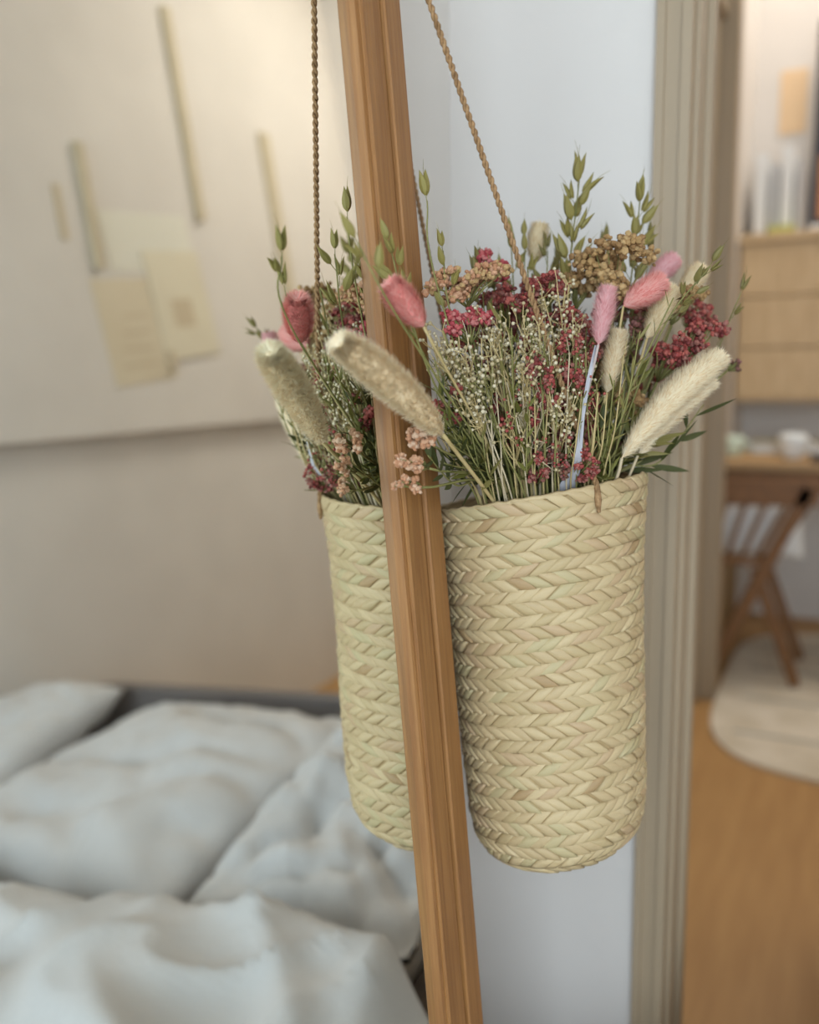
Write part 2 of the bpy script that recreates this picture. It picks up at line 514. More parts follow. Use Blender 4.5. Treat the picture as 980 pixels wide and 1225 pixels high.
M['leaf_d'] = mat('leaf_dark_green', (62, 68, 32), 0.6, (84, 86, 42), 90, trans=0.2)
M['leaf_m'] = mat('leaf_mid_green', (104, 104, 44), 0.6, (128, 124, 58), 90, trans=0.25)
M['leaf_o'] = mat('leaf_olive', (124, 116, 62), 0.6, (148, 136, 78), 90, trans=0.25)
M['white_leaf'] = mat('bleached_leaf', (206, 202, 204), 0.6, (190, 186, 190), 90, trans=0.2)
RED = [mat('floret_crimson', (146, 60, 54), 0.7), mat('floret_rose', (164, 84, 72), 0.7), mat('floret_dark_red', (112, 44, 40), 0.7), mat('floret_dusty', (146, 92, 80), 0.7)]
PINKR = [mat('floret_pink', (188, 92, 90), 0.7), mat('floret_raspberry', (164, 60, 66), 0.7), mat('floret_blush', (186, 112, 106), 0.7)]
OCH = [mat('floret_ochre', (166, 130, 82), 0.75), mat('floret_sand', (182, 148, 100), 0.75), mat('floret_tan', (146, 110, 68), 0.75)]
PEA = [mat('floret_peach', (194, 148, 114), 0.75), mat('floret_apricot', (182, 130, 94), 0.75), mat('floret_shell', (204, 168, 138), 0.75)]
WHT = [mat('bead_white', (206, 192, 160), 0.6), mat('bead_cream', (182, 164, 124), 0.6)]
BRN = [mat('floret_brown', (120, 82, 62), 0.75), mat('floret_mauve_brown', (132, 86, 78), 0.75), mat('floret_umber', (96, 66, 48), 0.75)]
TAILM = {
 'beige': (mat('plume_beige', (232, 206, 164), 0.9, (240, 218, 180), 120, trans=0.1), mat('plume_beige_tip', (250, 236, 206), 0.9, trans=0.2)),
 'cream': (mat('plume_cream', (236, 212, 166), 0.9, (228, 202, 154), 120, trans=0.1), mat('plume_cream_tip', (250, 234, 200), 0.9, trans=0.2)),
 'pink': (mat('plume_pink', (244, 164, 152), 0.9, (236, 150, 140), 120, trans=0.1), mat('plume_pink_tip', (252, 196, 184), 0.9, trans=0.2)),
 'lilac': (mat('plume_lilac', (232, 164, 164), 0.9, (240, 182, 180), 120, trans=0.1), mat('plume_lilac_tip', (248, 204, 202), 0.9, trans=0.2)),
}
# unit icosahedron
_g = (1+5**.5)/2
ICO = np.array([(-1,_g,0),(1,_g,0),(-1,-_g,0),(1,-_g,0),(0,-1,_g),(0,1,_g),(0,-1,-_g),(0,1,-_g),(_g,0,-1),(_g,0,1),(-_g,0,-1),(-_g,0,1)])/math.sqrt(1+_g*_g)
ICOF = [(0,11,5),(0,5,1),(0,1,7),(0,7,10),(0,10,11),(1,5,9),(5,11,4),(11,10,2),(10,7,6),(7,1,8),(3,9,4),(3,4,2),(3,2,6),(3,6,8),(3,8,9),(4,9,5),(2,4,11),(6,2,10),(8,6,7),(9,8,1)]
def rdir():
    while True:
        v = np.array([rnd.uniform(-1, 1) for _ in range(3)])
        l = np.linalg.norm(v)
        if 0.1 < l < 1: return v/l
def perp(d):
    s = np.cross(d, (0.37, 0.61, 0.70)); s /= np.linalg.norm(s)
    return s, np.cross(d, s)

OCC = []
def occupy(pts): OCC.extend((np.asarray(p, float), r_) for p, r_ in pts)
def settle(c, offs, n=30):
    """move a head with spheres at c+off a little until it lies beside its neighbours"""
    c = np.asarray(c, float); c0 = c.copy()
    for _ in range(n):
        push = np.zeros(3)
        for o_, r_ in offs:
            for q, rq in OCC:
                v = c+o_-q; L = np.linalg.norm(v); g_ = r_+rq-L
                if g_ > 0.0008:
                    v = v/(L+1e-9); v = v+FV*0.5; push += v/np.linalg.norm(v)*g_*0.55
        if np.linalg.norm(push) < 1e-5: break
        L = np.linalg.norm(push); c = c+push*min(1, 0.006/L)
        if dmir(c) < 0.034: c = c+NM*(0.034-dmir(c))
        if np.linalg.norm(c-c0) > 0.03: c = c0+(c-c0)/np.linalg.norm(c-c0)*0.03
    return c
def inplume(p, m=0.001):
    return any(np.linalg.norm(p-q) < rq+m for q, rq in PLUMES)
PLUMES = []
def tail(label, tip, base, r, kind, foot=None, via=None, stem_r=0.0011, stem_mat='stem_straw', bend=0.0, n=1500, blen=0.0056, group=None, name='bunny_tail_grass', out=(0,0,0)):
    tip, base = np.asarray(tip, float), np.asarray(base, float)
    if foot is None:
        foot, rim = inbasket(base)
    else:
        rim = via
    root = empty(name, tuple(foot))
    tag(root, label, 'dried grass', group)
    path = curve([foot, rim, base], 10)
    MB().tube(path, stem_r, 6).build('stem', M[stem_mat], root, foot, True)
    L = np.linalg.norm(tip-base); d = (tip-base)/L
    s, t = perp(d)
    bow = np.cross(d, RV); bow = np.asarray(FV)*0 + (np.array([0, 0, 1.0])-d*d[2]); bow /= (np.linalg.norm(bow)+1e-9)
    def axis(u): return base + d*L*u + bow*bend*L*4*u*(1-u)
    def prof(u): return r*(max(u, 0)**0.62)*(max(1-u, 0)**0.42)*1.88 if u < 1 else 0
    sph = [(axis(u), prof(u)*1.12+0.001) for u in np.linspace(0.06, 0.97, 11)]
    occupy(sph); PLUMES.extend(sph)
    b = MB(); NU, NS = 22, 12; v = []
    for i in range(NU+1):
        u = 1-(1-i/NU)**1.8
        for k in range(NS):
            a = 2*math.pi*k/NS
            v.append(axis(u)+max(prof(u)*0.74, 0.0003)*(math.cos(a)*s+math.sin(a)*t))
    f = [(i*NS+k, i*NS+(k+1) % NS, (i+1)*NS+(k+1) % NS, (i+1)*NS+k) for i in range(NU) for k in range(NS)]
    b.add(v, f, 0)
    for _ in range(int(n*2.2)):
        u = rnd.random()**0.75*0.98+0.01 if rnd.random() > .14 else rnd.uniform(.93, .995); a = rnd.uniform(0, 2*math.pi)
        nrm = math.cos(a)*s+math.sin(a)*t; tan = -math.sin(a)*s+math.cos(a)*t
        p = axis(u)+nrm*prof(u)*0.70
        l = blen*rnd.uniform(.6, 1.15)
        q = p + (nrm*rnd.uniform(.6, .95)+d*rnd.uniform(.5, .9)+tan*rnd.uniform(-.35, .35))*l
        wv = tan*0.00042
        b.add([p-wv, p+wv, q], [(0, 1, 2)], rnd.choice((0, 1, 1)))
    b.build('plume', list(TAILM[kind]), root, foot, True)
    return root

def husk_mesh():
    """one oat spikelet: two open husks and a fine awn, unit length along +z"""
    b = MB()
    for sgn in (1, -1):
        NU, NS = 6, 6; v = []
        for i in range(NU+1):
            u = i/NU
            rr = 0.20*math.sin(math.pi*(u**0.75))*(1-0.25*u)
            off = sgn*(0.05+0.16*u*u)
            for k in range(NS):
                a = 2*math.pi*k/NS
                v.append((off+rr*0.55*math.cos(a), rr*math.sin(a), u*(1.0 if sgn > 0 else 0.92)))
        f = [(i*NS+k, i*NS+(k+1) % NS, (i+1)*NS+(k+1) % NS, (i+1)*NS+k) for i in range(NU) for k in range(NS)]
        b.add(v, f)
    b.tube([(0.02, 0, 0.5), (0.1, 0.02, 1.0), (0.22, 0.03, 1.35)], [0.012, 0.01, 0.004], 3)
    return b
HUSK = husk_mesh().build('spikelet', M['husk']).data
HUSK2 = HUSK.copy(); HUSK2.materials[0] = M['husk2']
bpy.data.objects.remove(bpy.data.objects['spikelet'])
def leaf_mesh(m, wdt=0.22, curl=0.18):
    v, f = [], []
    N = 7
    for i in range(N+1):
        u = i/N
        w_ = wdt*0.5*math.sin(math.pi*u**0.8)**0.9*(1 if u < 1 else 0)
        z = u; y = curl*u*u
        v += [(-w_, y+w_*0.35, z), (0, y, z), (w_, y+w_*0.35, z)]
    for i in range(N):
        a = i*3
        f += [(a, a+1, a+4, a+3), (a+1, a+2, a+5, a+4)]
    b = MB(); b.add(v, f)
    o = b.build('leaf', m, None, (0, 0, 0), True)
    me = o.data; bpy.data.objects.remove(o)
    return me
LEAF = {k: leaf_mesh(M[k]) for k in ('leaf_d', 'leaf_m', 'leaf_o')}
LEAFN = {k: leaf_mesh(M[k], 0.14, 0.1) for k in ('leaf_d', 'leaf_m', 'leaf_o')}
def put(me, name, parent, org, p, d, L, wscale=1.0, roll=None):
    d = np.asarray(d, float); d /= np.linalg.norm(d)
    s, t = perp(d)
    a = rnd.uniform(0, 2*math.pi) if roll is None else roll
    x = (math.cos(a)*s+math.sin(a)*t); y = np.cross(d, x)
    q = np.asarray(p)-np.asarray(org)
    o = bpy.data.objects.new(name, me)
    col.objects.link(o); o.parent = parent
    o.matrix_local = Matrix(((x[0]*L*wscale, y[0]*L*wscale, d[0]*L, q[0]), (x[1]*L*wscale, y[1]*L*wscale, d[1]*L, q[1]), (x[2]*L*wscale, y[2]*L*wscale, d[2]*L, q[2]), (0, 0, 0, 1)))
    return o
def oat(label, head, lean_to, n=8, L=0.017, length=0.06, dark=False, group=None, via=None):
    """oat stem with spikelets along its upper end; head = tip, lean_to = point below it on the stem"""
    head, low = np.asarray(head, float), np.asarray(lean_to, float)
    foot, rim = inbasket(low)
    root = empty('oat_stem', tuple(foot)); tag(root, label, 'dried grass', group)
    path = curve([foot, rim, low, head], 8)
    b = MB(); b.tube(path, list(np.linspace(0.0010, 0.0005, len(path))), 5)
    d = head-low; Ld = np.linalg.norm(d); d /= Ld
    s, t = perp(d)
    sp = []
    for k in range(n):
        u = 1.0-(k/(max(n-1, 1)))*min(length/Ld, 1.0)
        p = low+d*Ld*u
        a = k*2.4+rnd.uniform(-.4, .4)
        side = math.cos(a)*s+math.sin(a)*t
        if k == 0: side = side*0.15
        q = p + side*0.004 + d*0.003
        b.tube([p-d*0.003, p+side*0.002, q], 0.0003, 3)
        sp.append((q, d*0.9+side*rnd.uniform(.3, .75)))
    b.build('stem', M['stem_green'], root, foot, True)
    for q, dd in sp:
        put(HUSK2 if dark else HUSK, 'spikelet', root, foot, q, dd, L*rnd.uniform(.8, 1.15))
    return root
def leafy(label, head, low=None, n=12, L=0.022, kind='leaf_m', narrow=False, start=0.30, group=None, spread=0.8, stem='stem_green'):
    head = np.asarray(head, float)
    foot, rim = inbasket(head if low is None else low)
    root = empty('leafy_stem', tuple(foot)); tag(root, label, 'dried foliage', group)
    pts = [foot, rim] + ([np.asarray(low, float)] if low is not None else []) + [head]
    path = curve(pts, 10)
    MB().tube(path, list(np.linspace(0.0011, 0.0005, len(path))), 5).build('stem', M[stem], root, foot, True)
    for k in range(n):
        u = start+(1-start)*(k+0.5)/n
        i = min(int(u*(len(path)-1)), len(path)-2)
        p = path[i]; d = path[i+1]-path[i]; d /= np.linalg.norm(d)
        s, t = perp(d); a = k*2.4+rnd.uniform(-.5, .5)
        for _try in range(7):
            dd = d*rnd.uniform(.75, 1.0)+(math.cos(a)*s+math.sin(a)*t)*spread*rnd.uniform(.5, 1)
            du = dd/np.linalg.norm(dd)*L
            if not any(inplume(p+du*f_) for f_ in (.35, .7, 1.05)): break
            a += 0.9
        if dmir(p+dd*L) < 0.018: continue
        put((LEAFN if narrow else LEAF)[kind], 'leaf', root, foot, p, dd, L*rnd.uniform(.7, 1.15))
    return root
def cluster(label, c, size, mats, n=90, bead=0.0024, fine=0.60, flat=0.6, name='statice_stem', cat='dried flower', group=None, stem='stem_green', low=None, twigs=7, bead_var=0.4):
    """domed head of many small florets on a branching stem; size = (across, up) half sizes"""
    c = np.asarray(c, float)
    foot, rim = inbasket(c)
    root = empty(name, tuple(foot)); tag(root, label, cat, group)
    v = c-rim; v /= np.linalg.norm(v)
    s_, t_ = perp(v)
    if size[1] > size[0]*1.3: offs = [(v*k_*(size[1]-size[0]), size[0]*0.9) for k_ in (-1, 0, 1)]
    elif size[0] > size[1]*1.3: offs = [((s_*math.cos(a_)+t_*math.sin(a_))*(size[0]-size[1]), size[1]*0.9) for a_ in (0, 1.57, 3.14, 4.71)]+[(v*0, size[1])]
    else: offs = [(v*0, 0.95*0.5*(size[0]+size[1]))]
    c = settle(c, offs)
    occupy([(c+o_, r_) for o_, r_ in offs])
    node = c - v*size[1]*1.7
    path = curve([foot, rim, node] if (node-rim)@v > 0.01 else [foot, (foot+node)/2, node], 7)
    b = MB(); b.tube(path, list(np.linspace(0.0013, 0.0009, len(path))), 5)
    s, t = perp(v)
    pts = []
    bead *= fine
    tufts = [(rdir(), rnd.uniform(.55, 1.0)) for _ in range(max(6, n//12))]
    for _ in range(int(n*2.6)):
        tu, tr_ = rnd.choice(tufts)
        dd = tu*tr_ + rdir()*rnd.uniform(.12, .42)
        q = c + (s*dd[0]+t*dd[1])*size[0] + v*dd[2]*size[1]
        if dmir(q) < 0.016: continue
        pts.append(q)
    for q in pts[:twigs*3]:
        b.tube([node, (node+q)/2+rdir()*0.002, q], [0.0007, 0.0005, 0.0004], 3)
    b.build('stem', M[stem], root, foot, True)
    h = MB()
    for q in pts:
        r_ = bead*rnd.uniform(1-bead_var, 1+bead_var)
        R = Quaternion(Vector(rdir()), rnd.uniform(0, 3)).to_matrix()
        A = np.array(R)*np.array([1, rnd.uniform(.6, 1.1), rnd.uniform(.6, 1.1)])
        h.add(q + (ICO@A.T)*r_, ICOF, rnd.randrange(len(mats)))
    o = h.build('floret_cluster', mats, root, foot, False)
    o['kind'] = 'stuff'
    return root
def spray(label, c, size, mats=None, n=45, bead=0.0013, group=None, stem='stem_pale', name='gypsophila_spray', branch=7, low_frac=0.5):
    """airy spray: branching hair-thin stems with tiny beads at their ends"""
    mats = mats or WHT
    c = np.asarray(c, float)
    foot, rim = inbasket(c)
    root = empty(name, tuple(foot)); tag(root, label, 'dried flower', group)
    v = c-rim; Lv = np.linalg.norm(v); v /= Lv
    s, t = perp(v)
    b = MB(); h = MB()
    node = rim + v*Lv*low_frac
    b.tube(curve([foot, rim, node], 6), 0.0008, 4)
    per = max(1, n//branch)
    for k in range(branch):
        dd = rdir(); e = c + (s*dd[0]+t*dd[1])*size[0]*0.8 + v*dd[2]*size[1]*0.7
        mid = node*0.45+e*0.55 + rdir()*0.005
        pth = curve([node + rdir()*0.003, mid, e], 4)
        b.tube(pth, [0.0005]*len(pth), 3)
        for j in range(per):
            f_ = pth[rnd.randrange(len(pth)//2, len(pth))]
            q = f_ + rdir()*rnd.uniform(.003, .010) + v*0.006
            if dmir(q) < 0.014: continue
            b.tube([f_, (f_+q)/2+rdir()*0.0008, q], 0.00028, 3)
            h.add(q+ICO*bead*rnd.uniform(.7, 1.35), ICOF, rnd.randrange(len(mats)))
    b.build('branches', M[rnd.choice((stem, 'stem_straw', 'stem_green'))], root, foot, False)
    o = h.build('floret_beads', mats, root, foot, True); o['kind'] = 'stuff'
    return root

# --- what is already taken up, so that later heads lie beside the earlier ones instead of inside them
# --- the plumes one can tell apart
tail('long beige foxtail plume reaching in front of the mirror frame', PT(406, 411, 0.484), PT(530, 520, 0.555), 0.0122, 'beige',
     foot=BTOP-AX*0.05+E1*-0.01-E2*0.03, via=clampin(PT(583, 609, 0.618)+AX*0.003), stem_r=0.0014, bend=0.03, n=3200, blen=0.0064, name='foxtail_grass')
tail('broad beige foxtail plume bending towards the opening, above a slimmer one', PT(862, 428, 0.640), PT(744, 548, 0.628), 0.0128, 'beige',
     foot=BTOP-AX*0.06+E1*0.03-E2*0.02, via=clampin(PT(737, 578, 0.635)), stem_r=0.0013, bend=0.05, n=2800, blen=0.0062, name='foxtail_grass', stem_mat='stem_pale')
tail('slim beige foxtail plume tucked under the broad one', PT(852, 458, 0.668), PT(763, 545, 0.648), 0.0078, 'beige',
     foot=BTOP-AX*0.06+E1*0.04-E2*0.01, via=clampin(PT(752, 572, 0.650)), bend=0.05, n=1600, name='foxtail_grass', stem_mat='stem_pale')
tail('pink bunny tail leaning over the mirror frame', PT(467, 341, 0.520), PT(507, 391, 0.533), 0.0108, 'pink', n=1500, stem_r=0.0009)
tail('plump salmon pink bunny tail beside the lilac one', PT(792, 337, 0.618), PT(746, 366, 0.622), 0.0116, 'pink', n=1500, stem_r=0.0009)
tail('small pink bunny tail peeping out behind the plump salmon one', PT(806, 311, 0.690), PT(776, 338, 0.690), 0.0090, 'lilac', n=1100)
tail('slender lilac bunny tail standing upright on a pale bent stem', PT(727, 347, 0.575), PT(716, 412, 0.580), 0.0070, 'lilac', n=1300, stem_r=0.0009, stem_mat='stem_lilac')
tail('cream bunny tail at the top of the bunch beside the front cord', PT(646, 272, 0.715), PT(639, 315, 0.715), 0.0092, 'cream', n=1200)
tail('cream bunny tail below the plump salmon pink one', PT(803, 346, 0.645), PT(774, 405, 0.645), 0.0098, 'cream', n=1300)
tail('fluffy cream bunny tail above the crimson florets', PT(838, 322, 0.700), PT(812, 362, 0.700), 0.0096, 'cream', n=1300)
tail('beige bunny tail low on the basket rim beside the pale bent stem', PT(741, 398, 0.605), PT(726, 470, 0.612), 0.0076, 'beige', n=1300)
# bleached leaf on the rim
foot = BTOP-AX*0.05-E2*0.03
wl = empty('bleached_leaf', tuple(foot)); tag(wl, 'white bleached strap leaf standing at the front rim of the basket', 'dried leaf')
b = MB(); pts = [(672, 600, .634, 11), (681, 578, .626, 10), (690, 558, .612, 5), (693, 540, .602, 3), (697, 500, .598, 1.6), (704, 455, .592, 1.4), (714, 413, .582, 1.2)]
v = []
for (x, y, z, w_) in pts:
    p = PT(x, y, z); v += [p-RV*w_*0.0006, p+FV*0.002, p+RV*w_*0.0006]
b.add(v, [(3*i+j, 3*i+j+1, 3*i+j+4, 3*i+j+3) for i in range(len(pts)-1) for j in (0, 1)])
o = b.build('blade', M['white_leaf'], wl, foot, True)
m_ = o.modifiers.new('thick', 'SOLIDIFY'); m_.thickness = 0.0006
MB().tube(curve([foot, PT(672, 618, .640), PT(672, 600, .634)], 5), 0.0016, 6).build('stalk', M['stem_lilac'], wl, foot, True)

# --- oats
oat('tall green oat stem rising highest above the bunch', HP(693, 216, .68), HP(676, 380, .68), 16, 0.0200, 0.088)
oat('green oat stem standing behind the ochre flower head', HP(766, 240, .69), HP(750, 370, .69), 13, 0.0185, 0.066)
oat('single oat spikelet hanging beside the back cord', HP(511, 240, .575, .03), HP(520, 330, .59, .03), 1, 0.018, 0.02)
oat('short green oat stem beside the front cord', HP(611, 285, .70), HP(618, 390, .69), 4, 0.016, 0.04)
oat('short green oat stem between the front cord and the cream bunny tail', HP(628, 285, .70), HP(628, 390, .69), 3, 0.016, 0.03)
oat('small oat spikelets on a stem near the back cord', HP(530, 300, .60, .03), HP(540, 380, .60, .03), 4, 0.014, 0.04)
oat('oat stem crossing in front of the wooden frame', HP(466, 292, .556, .020), HP(500, 410, .568, .020), 5, 0.0165, 0.035)
oat('oat stem pointing sideways over the mirror glass', HP(428, 290, .50, .02), HP(470, 370, .515), 3, 0.015, 0.022)
oat('olive oat stem at the outer edge of the bunch by the opening', HP(886, 352, .69), HP(838, 455, .700), 3, 0.013, 0.04, True)
oat('olive oat stem near the fluffy cream tail', HP(850, 318, .605), HP(790, 400, .625), 8, 0.012, 0.04, True)
oat('olive oat stem leaning between the pink tails', HP(778, 290, .715), HP(762, 400, .715), 6, 0.014, 0.05, True)
for (x, y, z) in ((655, 300, .70), (668, 318, .72), (575, 320, .66), (600, 330, .72), (725, 290, .74)):
    oat('green oat stem among the florets at the top of the bunch', HP(x, y, z), HP(x*0.86+650*0.14, y+105, z-0.01), 6, 0.0145, 0.05, rnd.random() < .4, 'oat stems at the top of the bunch')

# --- dense flower heads
cluster('large ochre statice head below the green oats', PT(740, 318, .645), (0.026, 0.021), OCH, 260, 0.0042)
cluster('ochre statice head beside the large ochre one', PT(690, 342, .672), (0.013, 0.011), OCH, 90, 0.0038)
cluster('peach statice head above the pink bunny tail', PT(553, 336, .61), (0.026, 0.011), PEA[:2]+OCH[1:2], 210, 0.0036)
cluster('tan statice head behind the crimson florets', PT(815, 358, .665), (0.018, 0.012), OCH, 120, 0.0036)
cluster('ochre statice head low beside the broad foxtail', PT(752, 476, .660), (0.011, 0.014), OCH, 90, 0.0034)
cluster('sandy statice head beneath the lilac bunny tail', PT(738, 440, .64), (0.012, 0.018), OCH, 90, 0.0034)
cluster('peach statice floret hanging over the wooden frame', HP(490, 552, .56, .024), (0.006, 0.013), PEA, 40, 0.0030)
cluster('peach statice florets at the basket rim beside the frame', HP(500, 520, .565, .026), (0.010, 0.009), PEA, 50, 0.0030)
cluster('pale peach florets dangling over the frame edge', HP(486, 582, .57, .022), (0.006, 0.010), PEA, 30, 0.0026)
cluster('raspberry pink floret head at the top beside the front cord', PT(588, 318, .66), (0.014, 0.010), PINKR, 80, 0.0030)
cluster('raspberry pink floret head beside the pink bunny tail', PT(556, 381, .60), (0.016, 0.011), PINKR, 100, 0.0030)
cluster('rose floret head above the white sprays', PT(655, 340, .645), (0.018, 0.010), RED, 110, 0.0030)
cluster('deep red floret head in the middle of the bunch', PT(668, 385, .640), (0.020, 0.014), RED, 130, 0.0030)
cluster('crimson floret head at the edge of the bunch by the opening', PT(846, 393, .662), (0.018, 0.017), RED, 130, 0.0032)
cluster('crimson floret head above the broad foxtail', PT(808, 406, .652), (0.021, 0.015), RED, 140, 0.0031)
cluster('crimson floret head tucked under the tan statice', PT(832, 366, .715), (0.016, 0.010), RED, 100, 0.0031)
cluster('dark red floret head low in the middle of the bunch', PT(660, 455, .640), (0.020, 0.022), RED, 170, 0.0028)
cluster('dark red floret head near the front rim', PT(645, 520, .645), (0.022, 0.022), RED, 170, 0.0027)
cluster('dark red floret head beside the bleached leaf', PT(700, 510, .650), (0.016, 0.024), RED, 150, 0.0027)
cluster('brown floret head at the rim below the slim foxtail', PT(748, 548, .690), (0.011, 0.014), BRN, 90, 0.0026)
cluster('crimson floret head behind the white sprays', PT(605, 360, .66), (0.018, 0.012), RED, 110, 0.0030)
cluster('brown floret sprig at the outer tip of the foxtails', PT(878, 436, .700), (0.006, 0.004), BRN, 24, 0.0022)

cluster('dusty red floret plume rising between the white sprays', PT(648, 470, .600), (0.010, 0.028), RED, 90, 0.0026)
cluster('dusty red floret plume beside the bleached leaf', PT(692, 455, .605), (0.009, 0.026), RED, 80, 0.0026)
cluster('rose floret plume under the raspberry pink head', PT(628, 350, .62), (0.014, 0.010), RED, 70, 0.0028)
cluster('brown floret plume low among the red stems', PT(668, 545, .620), (0.012, 0.018), BRN+RED[:1], 80, 0.0025)
for k, (x, y) in enumerate(((640, 400), (668, 425), (700, 395), (655, 500), (682, 480), (708, 430), (640, 560), (690, 555))):
    cluster('loose dark red floret sprig between the straw stems and the pale bent stem', PT(x, y, rnd.uniform(.606, .625)), (0.009, 0.017), RED, 46, 0.0025, group='loose dark red sprigs')
# --- white sprays in front
for (x, y, z, sx, sy) in ((545, 425, .585, .016, .014), (572, 445, .58, .016, .014), (527, 412, .585, .010, .012), (600, 415, .60, .014, .016),
                          (640, 382, .60, .016, .014), (652, 415, .595, .015, .016), (622, 440, .595, .014, .018), (686, 400, .61, .012, .014),
                          (560, 470, .59, .014, .018), (672, 495, .60, .010, .016), (590, 385, .61, .012, .010), (665, 350, .62, .014, .010), (690, 440, .61, .012, .016)):
    spray("white baby's breath spray with tiny beads at the front of the bunch", PT(x, y, z), (sx, sy), n=70, bead=0.00125, group="white baby's breath sprays")
for (x, y, z) in ((630, 480, .60), (655, 545, .61), (615, 520, .60), (680, 540, .615), (705, 480, .60), (640, 440, .60)):
    spray('straw coloured wispy spray with red buds in the middle of the bunch', PT(x, y, z), (.012, .018), RED[:2]+WHT[1:], 30, 0.0012, 'wispy straw sprays', 'stem_pale', 'wispy_spray')
# --- straw stems fanning out at the front
for k in range(30):
    xb = 555+ (k/29)*170 + rnd.uniform(-4, 4)
    xt = 640 + (xb-640)*1.25 + rnd.uniform(-28, 22) - 14
    yt = rnd.uniform(395, 500)
    foot = BTOP-AX*0.06+E1*((xb-640)*0.0005)-E2*0.03
    root = empty('straw_stem', tuple(foot)); tag(root, 'thin straw stem in the fan at the front of the basket', 'dried stem', 'straw stems at the front of the basket')
    zr = 0.625+0.00006*abs(xb-640)
    pth = curve([foot, clampin(PT(xb, 597-(xb-560)*0.1, zr), 0.007), PT((xb+xt)/2+rnd.uniform(-5, 5), (600+yt)/2, .605), PT(xt, yt, .595)], 6)
    b = MB(); b.tube(pth, list(np.linspace(.0009, .0005, len(pth))), 4)
    for j in range(4):
        q = pth[-1-rnd.randrange(0, 8)]; e = q+UV*rnd.uniform(.004, .012)+RV*rnd.uniform(-.005, .005)
        b.tube([q, e], .0003, 3)
    b.build('stalk', M[rnd.choice(('stem_straw', 'stem_pale', 'stem_straw', 'stem_green'))], root, foot, True)

# --- foliage
leafy('olive leafy stem in the middle of the white sprays', HP(598, 372, .60), HP(606, 500, .605), 20, 0.016, 'leaf_o', True)
leafy('mid green leafy stem near the centre of the bunch', HP(620, 400, .61), HP(625, 520, .615), 22, 0.016, 'leaf_m')
leafy('mid green leafy stem beside the pink bunny tail', HP(520, 430, .57, .03), HP(548, 530, .60), 14, 0.018, 'leaf_m', True)
leafy('dark green strap leaves under the slim foxtail', HP(842, 484, .67), HP(790, 552, .668), 10, 0.034, 'leaf_d', True)
leafy('dark green leaves at the rim beside the frame', HP(512, 545, .575, .03), HP(545, 580, .61), 16, 0.022, 'leaf_d')
leafy('dark green leaves inside the rim beside the frame', HP(530, 510, .60, .03), HP(556, 575, .63), 18, 0.020, 'leaf_d')
leafy('green leaves between the ochre statice and the broad foxtail', HP(765, 430, .65), HP(750, 530, .65), 20, 0.022, 'leaf_m')
leafy('mid green stem over the wooden frame', HP(478, 330, .54), HP(520, 460, .57, .03), 9, 0.016, 'leaf_m', True)
leafy('olive green stem in front of the white sprays, standing in the centre', HP(612, 392, .588), HP(616, 500, .600), 22, 0.015, 'leaf_m', True, 0.25)
leafy('bright green leafy stem low in front of the red florets', HP(632, 480, .592), HP(630, 560, .610), 16, 0.014, 'leaf_m', False, 0.25)
leafy('olive stem with narrow leaves leaning out below the small pink bunny tail', HP(806, 356, .606), HP(752, 470, .618), 14, 0.013, 'leaf_o', True, 0.3)
leafy('green stem with narrow leaves standing before the broad foxtail base', HP(748, 452, .606), HP(736, 540, .630), 12, 0.013, 'leaf_d', True, 0.3)
leafy('mid green stem with narrow leaves beside the pale bent stem', HP(735, 455, .592), HP(722, 545, .618), 14, 0.015, 'leaf_m', True, 0.3)
leafy('olive leaves at the foot of the straw fan', HP(575, 500, .60), HP(585, 570, .615), 14, 0.016, 'leaf_o', False, 0.3)
leafy('olive green stem beside the lilac bunny tail', HP(766, 396, .590), HP(744, 500, .602), 18, 0.015, 'leaf_o', True, 0.25)
leafy('mid green stem between the broad foxtail and the pale bent stem', HP(724, 500, .612), HP(728, 570, .62), 12, 0.015, 'leaf_m', True, 0.25)
for k in range(14):
    x = rnd.uniform(515, 548); y = 420+k*11
    leafy('dark green leafy stem at the mirror side of the bunch', HP(x, y, .60, .032), None, 16, 0.018, rnd.choice(('leaf_d', 'leaf_d', 'leaf_m')), rnd.random() < .4, 0.3, 'dark leafy stems at the mirror side')
# fill all around, seen between the heads and in the mirror
def around(phi, rho, hgt):
    p = BTOP + (E1*math.cos(phi)+E2*math.sin(phi))*rho + AX*hgt
    return p
cnt = 0
for k in range(46):
    phi = k*2.39996; u = math.sqrt((k+0.5)/46)
    rho = 0.118*u; hgt = 0.165-0.07*u*u+rnd.uniform(-.02, .015)
    p = around(phi, rho, hgt)
    if dmir(p) < 0.035: continue
    # keep the view of the front heads free
    if math.sin(phi) < -0.15 and rho > 0.05: p = p - AX*0.05 + E2*0.02
    kind = rnd.choice(('leaf_d', 'leaf_m', 'leaf_o', 'leaf_d'))
    leafy('leafy green stem filling the bunch between the flower heads', p, None, 15, rnd.uniform(.016, .024), kind, rnd.random() < .5, 0.4, 'leafy filler stems')
for k in range(26):
    phi = k*2.39996+1.1; u = math.sqrt((k+0.5)/26)
    rho = 0.125*u; hgt = 0.155-0.075*u*u+rnd.uniform(-.03, .01)
    p = around(phi, rho, hgt)
    if dmir(p) < 0.04: continue
    if math.sin(phi) < -0.15 and rho > 0.05: continue
    ms, lab = rnd.choice(((RED, 'crimson filler floret head inside the bunch'), (OCH, 'ochre filler floret head inside the bunch'), (BRN, 'brown filler floret head inside the bunch'), (PEA, 'peach filler floret head inside the bunch')))
    cluster(lab, p, (0.014, 0.011), ms, 70, 0.0030, group=lab.split(' inside')[0]+'s')
